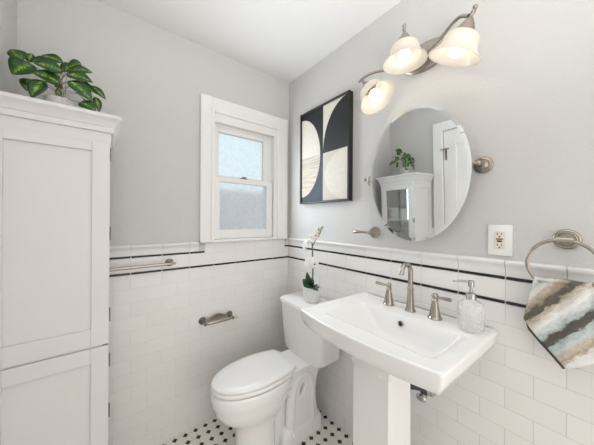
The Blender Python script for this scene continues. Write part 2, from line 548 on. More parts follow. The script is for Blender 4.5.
# doors on the front
def cab_door(name, z0, z1, glass):
    bm = bm_new()
    y0, y1 = CY0 + 0.003, CY1 - 0.003
    x0, x1 = CX1 - 0.020, CX1
    st = 0.058
    add_box(bm, x0, x1, y0, y0 + st, z0, z1, 0.0015, 1)
    add_box(bm, x0, x1, y1 - st, y1, z0, z1, 0.0015, 1)
    add_box(bm, x0, x1, y0 + st, y1 - st, z0, z0 + st, 0.0015, 1)
    add_box(bm, x0, x1, y0 + st, y1 - st, z1 - st, z1, 0.0015, 1)
    if not glass: add_box(bm, x0 + 0.003, x1 - 0.009, y0 + st, y1 - st, z0 + st, z1 - st)
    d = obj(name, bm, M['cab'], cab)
    if glass:
        b2 = bm_new(); add_box(b2, x0 + 0.008, x0 + 0.011, y0 + st, y1 - st, z0 + st, z1 - st)
        obj('glass_pane', b2, M['clear'], d, 0)
    return d
def clear_glass():
    m = bpy.data.materials.new('clear_glass'); m.use_nodes = True
    nt = m.node_tree; nt.nodes.clear()
    out = nt.nodes.new('ShaderNodeOutputMaterial')
    tr = nt.nodes.new('ShaderNodeBsdfTransparent'); tr.inputs[0].default_value = (0.95, 0.97, 0.97, 1)
    gl = nt.nodes.new('ShaderNodeBsdfGlossy'); gl.inputs['Roughness'].default_value = 0.02
    mx = nt.nodes.new('ShaderNodeMixShader'); mx.inputs[0].default_value = 0.22
    nt.links.new(tr.outputs[0], mx.inputs[1]); nt.links.new(gl.outputs[0], mx.inputs[2]); nt.links.new(mx.outputs[0], out.inputs[0])
    return m
M['clear'] = clear_glass()
d = cab_door('door', 0.848, 1.618, True); label(d, 'upper cabinet door with a glass pane')
d = cab_door('door', 0.085, 0.840, False); label(d, 'solid lower cabinet door')
for z in (1.56, 1.262, 0.955, 0.783, 0.592, 0.17):
    bm = bm_new()
    add_tube(bm, [(CX1 + 0.002, CY0 + 0.001, z - 0.026), (CX1 + 0.002, CY0 + 0.001, z + 0.026)], 0.0022, 10)
    add_box(bm, CX1 - 0.0005, CX1 + 0.001, CY0 + 0.002, CY0 + 0.020, z - 0.017, z + 0.017)
    obj('hinge', bm, M['darknickel'], cab)
bm = bm_new(); add_box(bm, CX0 + 0.010, CX1 - 0.026, CY0 + tk + 0.001, CY1 - tk - 0.001, 1.255, 1.273, 0.001, 1)
obj('shelf', bm, M['cab'], cab)
# boxes on the shelf, seen through the glass in the mirror
M['card'] = mat('white_card', (0.80, 0.79, 0.76), 0.7)
for k, (ya, yb, zt, lb) in enumerate(((-0.245, -0.135, 1.385, 'white storage box on the far half of the cabinet shelf, behind glass'),
                                      (-0.405, -0.262, 1.372, 'white storage box on the near half of the cabinet shelf, behind glass'))):
    bm = bm_new(); add_box(bm, -1.46, -1.24, ya, yb, 1.2735, zt - 0.025, 0.003)
    add_box(bm, -1.463, -1.237, ya - 0.002, yb + 0.002, zt - 0.025, zt, 0.003)
    tag(obj('storage_box', bm, M['card'], base=(-1.35, (ya + yb) / 2, 1.2735)), lb, 'box', 'boxes inside the cabinet')

# ------------------------------------------------------------------ potted plant on the cabinet
def leaf_mat():
    m, nt, b = new_mat('variegated_leaf')
    L = nt.links
    uv = nt.nodes.new('ShaderNodeUVMap'); uv.uv_map = 'leaf'
    s = nt.nodes.new('ShaderNodeSeparateXYZ'); L.new(uv.outputs[0], s.inputs[0])
    n = nt.nodes.new('ShaderNodeTexNoise'); n.inputs['Scale'].default_value = 75; n.inputs['Detail'].default_value = 3
    tc = nt.nodes.new('ShaderNodeTexCoord'); L.new(tc.outputs['Object'], n.inputs['Vector'])
    # distance from the midrib, feathered by side veins
    w = nt.nodes.new('ShaderNodeMath'); w.operation = 'MULTIPLY_ADD'
    L.new(n.outputs['Fac'], w.inputs[0]); w.inputs[1].default_value = 0.9; L.new(s.outputs[1], w.inputs[2])
    ph = nt.nodes.new('ShaderNodeMath'); ph.operation = 'MULTIPLY_ADD'; ph.inputs[1].default_value = -14.0
    L.new(s.outputs[1], ph.inputs[0])
    pu = nt.nodes.new('ShaderNodeMath'); pu.operation = 'MULTIPLY'; pu.inputs[1].default_value = 46.0
    L.new(s.outputs[0], pu.inputs[0]); L.new(pu.outputs[0], ph.inputs[2])
    sn_ = nt.nodes.new('ShaderNodeMath'); sn_.operation = 'SINE'; L.new(ph.outputs[0], sn_.inputs[0])
    w0 = w
    w = nt.nodes.new('ShaderNodeMath'); w.operation = 'MULTIPLY_ADD'; w.inputs[1].default_value = 0.11
    L.new(sn_.outputs[0], w.inputs[0]); L.new(w0.outputs[0], w.inputs[2])
    r = nt.nodes.new('ShaderNodeValToRGB')
    e = r.color_ramp.elements
    e[0].position = 0.34; e[0].color = (0.40, 0.46, 0.05, 1)
    e[1].position = 0.68; e[1].color = (0.026, 0.115, 0.014, 1)
    x = e.new(0.47); x.color = (0.20, 0.32, 0.03, 1)
    x = e.new(0.58); x.color = (0.06, 0.20, 0.02, 1)
    x = e.new(0.98); x.color = (0.012, 0.055, 0.008, 1)
    L.new(w.outputs[0], r.inputs['Fac'])
    L.new(r.outputs['Color'], b.inputs['Base Color'])
    b.inputs['Roughness'].default_value = 0.28
    return m
M['leaf'] = leaf_mat()
M['stem'] = mat('plant_stem', (0.16, 0.17, 0.06), 0.5)
M['stonepot'] = mat('speckled_stone_pot', (0.62, 0.60, 0.565), 0.6, noise=0.12, nscale=120)
M['soil'] = mat('potting_soil', (0.05, 0.035, 0.025), 0.9)

def add_leaf(bm, uvl, B, T, w, nrm, droop=0.12, fold=0.25, nu=10, nv=6):
    B, T, nrm = Vector(B), Vector(T), Vector(nrm)
    d = T - B; ln = d.length; d.normalize()
    side = d.cross(nrm).normalized(); up = side.cross(d).normalized()
    g = []
    for i in range(nu + 1):
        t = i / nu
        hw = w * 0.5 * (math.sin(PI * t ** 0.85) ** 0.8 if 0 < t < 1 else 0.02) * (1 - 0.18 * t)
        row = []
        for j in range(nv + 1):
            q = 2 * j / nv - 1
            p = B + d * (ln * t) + side * (hw * q) + up * (droop * ln * math.sin(PI * t) + fold * hw * abs(q) - 0.05 * ln * t * t
                                                            + 0.03 * hw * math.sin(9 * t + 4 * q))
            row.append((bm.verts.new(p), t, abs(q)))
        g.append(row)
    for i in range(nu):
        for j in range(nv):
            qd = (g[i][j], g[i + 1][j], g[i + 1][j + 1], g[i][j + 1])
            f = bm.faces.new([v[0] for v in qd])
            for lp, v in zip(f.loops, qd): lp[uvl].uv = (v[1], v[2])

def obj_open(name, bm, m, parent):
    me = bpy.data.meshes.new(name)
    bmesh.ops.translate(bm, verts=bm.verts[:], vec=-world_base(parent))
    for f in bm.faces: f.smooth = True
    bm.to_mesh(me); bm.free(); me.materials.append(m)
    o = bpy.data.objects.new(name, me); C.objects.link(o); o.parent = parent
    s = o.modifiers.new('thickness', 'SOLIDIFY'); s.thickness = 0.0007; s.offset = 0
    return o

PX, PY, PZ = -1.334, -0.265, 1.704
pl = thing('potted_plant', 'leafy green houseplant in a speckled pale pot on top of the tall cabinet', 'plant', (PX, PY, PZ))
bm = bm_new()
add_lathe(bm, (PX, PY, PZ), (0, 0, 1), [(0.034, 0), (0.037, 0.004), (0.042, 0.045), (0.045, 0.078), (0.0455, 0.083), (0.0435, 0.085), (0.041, 0.082), (0.040, 0.073)], 36)
obj('pot', bm, M['stonepot'], pl)
bm = bm_new(); add_lathe(bm, (PX, PY, PZ + 0.0735), (0, 0, 1), [(0.0395, 0), (0.039, 0.003), (0.02, 0.005)], 24)
obj('soil', bm, M['soil'], pl)
# leaf base and tip as (x offset, y offset, height above the cabinet top), width
LV = [((-1.436, -0.249, 1.913), (-1.468, -0.241, 1.949), 0.062),
      ((-1.426, -0.217, 1.927), (-1.417, -0.209, 1.97), 0.036),
      ((-1.405, -0.281, 1.895), (-1.452, -0.305, 1.832), 0.085),
      ((-1.422, -0.241, 1.854), (-1.426, -0.249, 1.803), 0.046),
      ((-1.372, -0.305, 1.835), (-1.4, -0.329, 1.754), 0.056),
      ((-1.32, -0.289, 1.895), (-1.397, -0.313, 1.891), 0.07),
      ((-1.326, -0.225, 1.959), (-1.394, -0.209, 1.975), 0.046),
      ((-1.327, -0.297, 1.843), (-1.399, -0.321, 1.852), 0.066),
      ((-1.332, -0.217, 1.927), (-1.29, -0.193, 1.983), 0.046),
      ((-1.3, -0.249, 1.928), (-1.232, -0.241, 1.952), 0.046),
      ((-1.312, -0.289, 1.89), (-1.229, -0.313, 1.877), 0.064),
      ((-1.3, -0.313, 1.857), (-1.23, -0.337, 1.792), 0.068),
      ((-1.242, -0.241, 1.888), (-1.186, -0.249, 1.845), 0.04),
      ((-1.269, -0.321, 1.779), (-1.217, -0.345, 1.752), 0.06),
      ((-1.223, -0.249, 1.843), (-1.208, -0.257, 1.78), 0.034),
      ((-1.30, -0.22, 1.90), (-1.225, -0.20, 1.90), 0.055), ((-1.35, -0.20, 1.90), (-1.36, -0.135, 1.89), 0.055),
      ((-1.29, -0.20, 1.86), (-1.25, -0.14, 1.83), 0.05), ((-1.31, -0.25, 1.94), (-1.27, -0.22, 1.985), 0.05), ((-1.28, -0.27, 1.87), (-1.21, -0.27, 1.85), 0.055),
      ((-1.36, -0.24, 1.93), (-1.415, -0.25, 1.925), 0.055), ((-1.34, -0.24, 1.90), (-1.375, -0.25, 1.855), 0.05), ((-1.31, -0.23, 1.94), (-1.255, -0.23, 1.925), 0.05)]
bm = bm_new(); uvl = bm.loops.layers.uv.new('leaf')
for k, (b_, t_, w_) in enumerate(LV):
    out = Vector((0.12 if t_[0] > PX else 0.02, -1.0, 0.42)) if k < 15 or k > 19 else Vector((0.9, 0.1, 0.5))
    add_leaf(bm, uvl, b_, t_, w_, out, 0.10, 0.16)
obj_open('foliage', bm, M['leaf'], pl)
bm = bm_new()
for k, (b_, t_, w_) in enumerate(LV):
    B = Vector(b_)
    a = 2 * PI * k / len(LV)
    s0 = Vector((PX + 0.018 * math.cos(a), PY + 0.018 * math.sin(a), PZ + 0.076))
    mid = (s0 + B) / 2 + Vector((0, 0, 0.012)) - (Vector((B.x, B.y, 0)) - Vector((s0.x, s0.y, 0))) * 0.2
    add_tube(bm, spline([s0, mid, B], 5), 0.0009, 6)
obj('stems', bm, M['stem'], pl)

# ------------------------------------------------------------------ toilet
TY = -0.402
toi = thing('toilet', 'white two-piece toilet with closed lid standing in the corner by the window wall', 'toilet', (-0.4, TY, 0))
def egg(xc, af, ab, b, z, n=48, clip=None, pw=2.0, yc=TY):
    r = []
    for k in range(n):
        t = 2 * PI * k / n
        c, s = math.cos(t), math.sin(t)
        e = 2 / pw
        cx_ = math.copysign(abs(c) ** e, c); sy_ = math.copysign(abs(s) ** e, s)
        x = xc - (af * cx_ if c > 0 else ab * cx_)
        if clip is not None: x = min(x, clip)
        r.append((x, yc + b * sy_, z))
    return r
def rrect(x0, x1, y0, y1, z, r, n=6, bulge=0.0):
    """rounded rectangle; bulge pushes the x0 side outwards in the middle"""
    pts = []
    def bx(y): return -bulge * (1 - ((y - (y0 + y1) / 2) / ((y1 - y0) / 2)) ** 2)
    for cx_, cy_, a0 in ((x1 - r, y1 - r, 0), (x0 + r, y1 - r, 90), (x0 + r, y0 + r, 180), (x1 - r, y0 + r, 270)):
        for k in range(n + 1):
            a = math.radians(a0 + 90 * k / n)
            pts.append((cx_ + r * math.cos(a), cy_ + r * math.sin(a)))
        if a0 == 90:
            for k in range(1, 12): pts.append((x0, (y1 - r) + (y0 - y1 + 2 * r) * k / 12))
        if a0 == 270:
            for k in range(1, 12): pts.append((x1, (y0 + r) + (y1 - y0 - 2 * r) * k / 12))
        if a0 == 0:
            for k in range(1, 8): pts.append(((x1 - r) + (x0 - x1 + 2 * r) * k / 8, y1))
        if a0 == 180:
            for k in range(1, 8): pts.append(((x0 + r) + (x1 - x0 - 2 * r) * k / 8, y0))
    out = []
    for x, y in pts:
        wgt = max(0.0, min(1.0, (x1 - x) / (x1 - x0)))
        out.append((x + bx(y) * wgt, y, z))
    return out

RZ = 0.437
bm = bm_new()
lv = [(0.0, -.500, .140, .105, .095), (0.03, -.500, .135, .10, .091), (0.10, -.500, .130, .10, .086), (0.19, -.500, .132, .10, .086),
      (0.235, -.500, .152, .125, .096), (0.262, -.500, .186, .155, .108), (0.298, -.503, .220, .185, .128), (0.338, -.506, .240, .217, .139),
      (0.372, -.507, .248, .230, .144), (0.380, -.508, .253, .236, .147), (0.425, -.509, .254, .240, .149), (RZ - 0.004, -.509, .252, .240, .148), (RZ, -.509, .246, .235, .144)]
loft(bm, [egg(a[1], a[2], a[3], a[4], a[0]) for a in lv])
obj('bowl', bm, M['porcelain'], toi, 40)
# rear pedestal with the open hand hole beside the trapway
def extrude_profile(outer, hole, half, bev, name, mtl, parent, yc):
    cu = bpy.data.curves.new(name, 'CURVE'); cu.dimensions = '2D'; cu.fill_mode = 'BOTH'
    cu.extrude = half - bev; cu.bevel_depth = bev; cu.bevel_resolution = 3
    for pts in (outer, hole):
        if not pts: continue
        sp = cu.splines.new('POLY'); sp.points.add(len(pts) - 1)
        for p_, v in zip(sp.points, pts): p_.co = (v[0], v[1], 0, 1)
        sp.use_cyclic_u = True
    tmp = bpy.data.objects.new('tmp', cu); C.objects.link(tmp)
    dg = bpy.context.evaluated_depsgraph_get()
    me = bpy.data.meshes.new_from_object(tmp.evaluated_get(dg))
    bpy.data.objects.remove(tmp)
    bm = bm_new(); bm.from_mesh(me)
    bmesh.ops.remove_doubles(bm, verts=bm.verts[:], dist=1e-5)
    bm.transform(Matrix.Translation((0, yc, 0)) @ Matrix.Rotation(PI / 2, 4, 'X'))
    return obj(name, bm, mtl, parent, 40)
def curve2(pts, n=6): return [tuple(v)[:2] for v in spline([(x, z, 0) for x, z in pts], n)]
outer = curve2([(-.085, .012), (-.095, .05), (-.118, .10), (-.135, .18), (-.138, .27), (-.122, .345), (-.09, .39), (-.055, .405)])
outer += [(-.055, .43), (-.34, .43)] + curve2([(-.36, .40), (-.345, .34), (-.315, .27), (-.300, .20), (-.305, .12), (-.33, .05), (-.335, .012)])
hole = [(-.238 + .026 * math.cos(t * PI / 12) + .012 * math.sin(t * PI / 12), .297 + .044 * math.sin(t * PI / 12)) for t in range(24)]
extrude_profile(outer, hole, 0.080, 0.012, 'pedestal', M['porcelain'], toi, TY)
# the trapway ridge sweeping round the hole
bm = bm_new()
for sgn in (-1, 1):
    yy = TY + sgn * .056
    add_tube(bm, spline([(-.315, yy, .06), (-.312, yy, .15), (-.308, yy, .25), (-.285, yy, .345), (-.235, yy, .378), (-.18, yy, .36), (-.158, yy, .29), (-.158, yy, .18), (-.15, yy, .07)], 6), .030, 14)
obj('trapway', bm, M['porcelain'], toi, 50)
bm = bm_new(); add_box(bm, -0.47, -0.30, TY - 0.035, TY + 0.035, 0.0, 0.33, 0.012, 3)
obj('inner_web', bm, M['porcelain'], toi)
bm = bm_new()
loft(bm, [rrect(-0.380 + i * 1.5, -0.075 - i, TY - 0.087 + i, TY + 0.087 - i, z, 0.022) for z, i in ((0, 0), (0.055, 0.001), (0.075, 0.004), (0.090, 0.010), (0.100, 0.020))])
obj('foot', bm, M['porcelain'], toi)
for s in (-1, 1):
    bm = bm_new(); add_lathe(bm, (-0.315, TY + s * 0.082, 0.062), (0, s * .95, 0.3), [(0.015, 0), (0.014, 0.010), (0.010, 0.016), (0.004, 0.018)], 16)
    obj('bolt_cap', bm, M['plastic'], toi)
bm = bm_new()
loft(bm, [rrect(-0.345, -0.02, TY - hw, TY + hw, z, 0.03) for z, hw in ((0.400, 0.080), (0.416, 0.100), (0.443, 0.106), (0.450, 0.102))])
obj('tank_deck', bm, M['porcelain'], toi)
# seat and lid
bm = bm_new()
loft(bm, [egg(-.510, af, .285, b, z, 64, -0.322) for z, af, b in ((0.4395, .236, .131), (0.4425, .237, .132), (0.4435, .248, .143), (0.446, .251, .146), (0.459, .251, .146), (0.463, .246, .142), (0.465, .235, .131))])
obj('seat', bm, M['plastic'], toi, 50)
bm = bm_new()
loft(bm, [egg(-.510, af, ab, b, z, 64, cl) for z, af, ab, b, cl in ((0.4650, .233, .285, .130, -.330), (0.4685, .234, .285, .131, -.330), (0.4695, .246, .288, .143, -.319), (0.472, .250, .290, .146, -.316), (0.480, .250, .290, .146, -.316),
      (0.4850, .244, .285, .140, -.320), (0.4875, .215, .25, .115, -.335), (0.4885, .12, .12, .08, -.40))])
obj('lid', bm, M['plastic'], toi, 50)
for s in (-1, 1):
    bm = bm_new()
    add_box(bm, -0.335, -0.298, TY + s * 0.075 - 0.02, TY + s * 0.075 + 0.02, 0.449, 0.476, 0.006)
    obj('hinge', bm, M['plastic'], toi)
# tank and its lid
bm = bm_new()
loft(bm, [rrect(-.195 - k * .028, -0.018, TY - .190 - k * .020 - e, TY + .182 + k * .008 + e, z, 0.030, bulge=0.014)
          for z, k, e in ((0.447, 0, -.012), (0.455, .02, -.004), (0.466, .05, 0), (0.60, .55, 0), (0.758, 1, 0))])
obj('tank', bm, M['porcelain'], toi, 40)
bm = bm_new()
loft(bm, [rrect(x0, -0.014, TY - .010 - hw, TY - .010 + hw, z, 0.026, bulge=0.014) for z, x0, hw in
          ((0.758, -.224, .202), (0.762, -.231, .207), (0.780, -.231, .207), (0.787, -.227, .203), (0.7895, -.21, .19))])
obj('tank_lid', bm, M['porcelain'], toi, 50)
bm = bm_new()
add_lathe(bm, (-0.165, TY + 0.168, 0.452), (0, 0, -1), [(0.014, 0), (0.014, 0.018), (0.010, 0.022), (0.010, 0.036)], 12)
add_tube(bm, spline([(-0.165, TY + 0.168, 0.42), (-0.15, TY + 0.168, 0.33), (-0.06, TY + 0.17, 0.22), (-0.02, TY + 0.17, 0.20)], 6), 0.006, 8)
obj('supply_line', bm, M['darknickel'], toi)

# ------------------------------------------------------------------ pedestal sink
SY, SZ = -1.029, 0.905
sink = thing('pedestal_sink', 'white rectangular pedestal sink with brushed nickel widespread faucet below the oval mirror', 'sink', (-0.24, SY, 0))
def so(inset, z, bow=0.034, r=0.010, xb=-0.003):
    return rrect(-0.466 + inset, xb, SY - 0.307 + inset, SY + 0.303 - inset, z, r, bulge=bow)
def bo(e, z, r=0.03, xf=-0.404, xb=-0.154, yl=0.204, yr=0.252):
    return rrect(xf + e[0], xb - e[1], SY - yr + e[2], SY + yl - e[3], z, r)
bm = bm_new()
rings = [rrect(-.33, -.16, SY - .10, SY + .10, .770, .04), rrect(-.375, -.12, SY - .22, SY + .20, .788, .04), rrect(-.40, -.10, SY - .25, SY + .25, .815, .04),
         so(.040, .827), so(.022, .830), so(.014, .836), so(.004, .866), so(.001, .893), so(.0, .899), so(.001, .903), so(.005, .9055), so(.012, .9050), so(.022, .904),
         bo((-.012, -.012, -.012, -.012), .904, .03), bo((-.003, -.003, -.003, -.003), .9025, .026), bo((.004, .002, .006, .008), .896, .024),
         bo((.026, .008, .030, .060), .850, .03), bo((.045, .016, .055, .098), .815, .04), bo((.062, .028, .080, .120), .803, .045),
         bo((.11, .07, .15, .17), .798, .02)]
loft(bm, rings)
for v in bm.verts: v.co.y -= .035 * (v.co.x + .466)
obj('basin', bm, M['porcelain'], sink, 40)
bm = bm_new()
add_lathe(bm, (-.275, SY + .01, .7975), (0, 0, 1), [(0.024, 0), (0.024, 0.003), (0.018, 0.005), (0.016, 0.002)], 24)
obj('drain', bm, M['chrome'], sink)
bm = bm_new()
add_lathe(bm, (-.1655, SY - .026, .868), (-1, 0, 0.25), [(0.013, 0), (0.013, 0.003), (0.009, 0.004)], 20)
o = obj('overflow', bm, M['chrome'], sink)
b2 = bm_new(); add_lathe(b2, (-.1694, SY - .026, .869), (-1, 0, 0.25), [(0.0085, 0), (0.0085, 0.0006)], 16)
obj('overflow_hole', b2, M['dark'], o)
bm = bm_new()
def pr_(x0, x1, hw, z, ch): return [(x1, SY + hw, z), (x0 + ch, SY + hw, z), (x0, SY + hw - ch, z), (x0, SY - hw + ch, z), (x0 + ch, SY - hw, z), (x1, SY - hw, z)]
loft(bm, [pr_(-.385, -.17, .105, 0, .01), pr_(-.385, -.17, .105, .06, .01), pr_(-.352, -.195, .088, .10, .008), pr_(-.352, -.205, .0875, .775, .008)])
add_box(bm, -.3575, -.345, SY - .086, SY + .086, .72, .775, .003, 2)
obj('pedestal', bm, M['porcelain'], sink, 30)

# faucet
FX = -0.076
fau = None
bm = bm_new()
add_lathe(bm, (FX, SY - .022, SZ - .001), (0, 0, 1), [(.024, 0), (.024, .004), (.0195, .008), (.0170, .02), (.0145, .06), (.0132, .095), (.0145, .100), (.0145, .106), (.011, .110)], 28)
arc = [(FX, SY - .022, .99), (FX, SY - .022, 1.06)]
for k in range(0, 14):
    a = math.radians(k * 12.6)
    arc.append((FX - .041 + .041 * math.cos(a), SY - .022, 1.078 + .043 * math.sin(a)))
add_tube(bm, arc, [.0108] * 4 + [.0102] * (len(arc) - 4), 16)
e = Vector(arc[-1]); dd = (Vector(arc[-1]) - Vector(arc[-2])).normalized()
add_tube(bm, [e - dd * .004, e + dd * .010], .0122, 16)
fau = obj('faucet_spout', bm, M['nickel'], sink)
for sgn, yy in ((1, -.945), (-1, -1.157)):
    bm = bm_new()
    hx = -.078
    add_lathe(bm, (hx, yy, SZ - .001), (0, 0, 1), [(.027, 0), (.027, .004), (.023, .008), (.021, .015), (.0165, .045), (.0115, .072), (.0135, .076), (.0135, .080), (.009, .086)], 24)
    h_ = obj('faucet_handle', bm, M['nickel'], sink)
    b2 = bm_new()
    add_ball(b2, (hx, yy, .998), .0135, 1, 1, 1.05, 16)
    add_tube(b2, [(hx, yy, .996), (hx - .003, yy + sgn * .02, .997), (hx - .008, yy + sgn * .042, .999), (hx - .011, yy + sgn * .063, 1.000)], [.0055, .0055, .0075, .0085], 12)
    obj('lever', b2, M['nickel'], h_)

# stop valve and hose under the basin
val = thing('stop_valve', 'chrome stop valve with black hose on the tiles under the sink', 'valve', (0, -1.105, .54))
bm = bm_new()
add_lathe(bm, (0, -1.105, .54), (-1, 0, 0), [(.028, 0), (.026, .004), (.012, .008), (.010, .03), (.014, .034), (.014, .07), (.009, .074)], 20)
add_ball(bm, (-.085, -1.105, .54), .017, .6, 1.3, .9, 14)
obj('valve_body', bm, M['chrome'], val)
bm = bm_new()
add_tube(bm, spline([(-.055, -1.105, .55), (-.075, -1.100, .575), (-.10, -1.085, .585), (-.14, -1.07, .60), (-.18, -1.06, .66)], 6), .012, 10)
add_lathe(bm, (-.055, -1.105, .545), (-.4, .1, 1), [(.014, 0), (.014, .018), (.011, .022)], 12)
obj('supply_hose', bm, M['rubber'], val)

# ------------------------------------------------------------------ soap dispenser
def bubbly_glass():
    m = bpy.data.materials.new('bubbly_clear_glass'); m.use_nodes = True
    nt = m.node_tree; nt.nodes.clear()
    out = nt.nodes.new('ShaderNodeOutputMaterial')
    tc = nt.nodes.new('ShaderNodeTexCoord')
    v = nt.nodes.new('ShaderNodeTexVoronoi'); v.inputs['Scale'].default_value = 110
    nt.links.new(tc.outputs['Object'], v.inputs['Vector'])
    bp = nt.nodes.new('ShaderNodeBump'); bp.inputs['Strength'].default_value = 0.9; bp.inputs['Distance'].default_value = 0.004
    nt.links.new(v.outputs['Distance'], bp.inputs['Height'])
    tr = nt.nodes.new('ShaderNodeBsdfTransparent'); tr.inputs[0].default_value = (1.0, 1.0, 1.0, 1)
    gl = nt.nodes.new('ShaderNodeBsdfGlossy'); gl.inputs['Roughness'].default_value = 0.08
    df = nt.nodes.new('ShaderNodeBsdfDiffuse'); df.inputs['Color'].default_value = (0.97, 0.985, 0.985, 1)
    for x in (gl, df): nt.links.new(bp.outputs['Normal'], x.inputs['Normal'])
    a = nt.nodes.new('ShaderNodeMixShader'); a.inputs[0].default_value = 0.28
    nt.links.new(tr.outputs[0], a.inputs[1]); nt.links.new(df.outputs[0], a.inputs[2])
    fr = nt.nodes.new('ShaderNodeLayerWeight'); fr.inputs[0].default_value = 0.12
    nt.links.new(bp.outputs['Normal'], fr.inputs['Normal'])
    b = nt.nodes.new('ShaderNodeMixShader')
    nt.links.new(fr.outputs['Facing'], b.inputs[0])
    nt.links.new(a.outputs[0], b.inputs[1]); nt.links.new(gl.outputs[0], b.inputs[2]); nt.links.new(b.outputs[0], out.inputs[0])
    return m
M['bubble'] = bubbly_glass()
DX, DY = -.084, -1.287
soap = thing('soap_dispenser', 'clear textured glass soap dispenser with chrome pump on the sink ledge', 'soap dispenser', (DX, DY, SZ))
bm = bm_new()
add_lathe(bm, (DX, DY, SZ + .0005), (0, 0, 1), [(.036, 0), (.041, .003), (.0425, .008), (.0425, .094), (.041, .101), (.034, .107), (.018, .110), (.015, .114), (.015, .120)], 36)
obj('bottle', bm, M['bubble'], soap)
bm = bm_new()
add_lathe(bm, (DX, DY, SZ + .118), (0, 0, 1), [(.0165, 0), (.0170, .002), (.0170, .020), (.013, .023), (.0065, .024), (.0065, .034)], 24)
obj('collar', bm, M['chrome'], soap)
bm = bm_new()
add_lathe(bm, (DX, DY, SZ + .150), (0, 0, 1), [(.0050, 0), (.0050, .012), (.0105, .014), (.0105, .034), (.009, .036)], 20)
add_tube(bm, [(DX, DY, SZ + .181), (DX - .010, DY + .030, SZ + .181), (DX - .019, DY + .056, SZ + .178)], [.0055, .0048, .0036], 10)
obj('pump_head', bm, M['chrome'], soap)

# ------------------------------------------------------------------ orchid on the tank
OX, OY, OZ = -.118, -.425, .7895
orc = thing('potted_orchid', 'small white orchid in a ribbed white pot on the toilet tank lid', 'orchid', (OX, OY, OZ))
M['whitepot'] = mat('white_ceramic_pot', (0.80, 0.80, 0.79), 0.3)
M['orchidleaf'] = mat('dark_orchid_leaf', (0.012, 0.05, 0.018), 0.3, noise=0.3, nscale=30)
M['petal'] = mat('white_petal', (0.86, 0.85, 0.81), 0.5)
M['lip'] = mat('plum_flower_lip', (0.12, 0.04, 0.05), 0.5)
M['bud'] = mat('green_bud', (0.36, 0.40, 0.20), 0.5)
M['ostem'] = mat('orchid_stem', (0.16, 0.13, 0.085), 0.5)
bm = bm_new()
pp = [(.046, 0), (.049, .003)]
for k in range(9):
    z = .008 + k * .0088
    r = .0495 + .011 * z / .088
    pp += [(r, z), (r + .0014, z + .003), (r + .0014, z + .0055), (r, z + .008)]
pp += [(.0615, .090), (.0615, .096), (.059, .098), (.056, .094), (.055, .082)]
add_lathe(bm, (OX, OY, OZ), (0, 0, 1), pp, 40)
obj('pot', bm, M['whitepot'], orc)
bm = bm_new(); add_lathe(bm, (OX, OY, OZ + .082), (0, 0, 1), [(.054, 0), (.053, .003), (.02, .006)], 20)
obj('soil', bm, M['soil'], orc)
bm = bm_new(); uvl = bm.loops.layers.uv.new('leaf')
for (dx, dy, dz, w) in ((-.03, .060, .050, .055), (-.035, .012, .105, .050), (-.040, -.095, .012, .062), (.03, .03, .06, .04), (-.075, -.025, .025, .050)):
    add_leaf(bm, uvl, (OX, OY, OZ + .086), (OX + dx, OY + dy, OZ + .086 + dz), w, (-.6 if dz < .05 else -.8, -.5, .9 if dz < .05 else .2), 0.16, 0.2)
obj_open('leaves', bm, M['orchidleaf'], orc)
bm = bm_new()
main = spline([(OX, OY - .004, OZ + .086), (OX - .004, OY - .012, OZ + .19), (OX - .004, OY - .008, OZ + .30), (OX - .004, OY - .006, OZ + .40)], 6)
add_tube(bm, main, .0050, 8)
add_tube(bm, spline([(OX - .004, OY - .008, OZ + .355), (OX - .006, OY - .04, OZ + .40), (OX - .008, OY - .075, OZ + .435), (OX - .008, OY - .095, OZ + .475)], 5), .0022, 8)
obj('stem', bm, M['ostem'], orc)
def flower(c, face, r, spin=0, lip=False):
    c, face = Vector(c), Vector(face).normalized()
    u, v = frame_for(face)
    bm = bm_new(); ul = bm.loops.layers.uv.new('leaf')
    for k in range(5):
        a = spin + 2 * PI * k / 5
        d = u * math.cos(a) + v * math.sin(a)
        add_leaf(bm, ul, c, c + d * r + face * r * 0.12, r * (1.05 if k % 2 else 0.75), face, 0.06, 0.1, 6, 4)
    f = obj_open('flower', bm, M['petal'], orc)
    if lip:
        b2 = bm_new(); add_ball(b2, c + face * .008, r * .17, 1, 1, 1, 10)
        obj('flower_lip', b2, M['lip'], f)
flower((OX - .022, OY - .004, OZ + .258), (-.8, -.5, .2), .040, .3)
flower((OX - .016, OY - .040, OZ + .248), (-.5, -1, .0), .033, 1.0, True)
flower((OX - .018, OY + .026, OZ + .248), (-.9, .1, .3), .034, .7)
flower((OX - .016, OY + .046, OZ + .368), (-.8, .3, .1), .037, .2)
flower((OX - .014, OY + .056, OZ + .345), (-.7, .1, -.2), .036, .9)
flower((OX - .016, OY - .022, OZ + .412), (-.75, -.5, .3), .036, .5)
flower((OX - .014, OY - .050, OZ + .430), (-.6, -.7, .1), .027, 1.2, True)
for (dy, dz, r) in ((-.078, .452, .010), (-.092, .474, .0085), (-.068, .470, .008), (-.103, .486, .006)):
    bm = bm_new(); add_ball(bm, (OX - .008, OY + dy, OZ + dz), r, .9, .9, 1.25, 10)
    obj('bud', bm, M['bud'], orc)

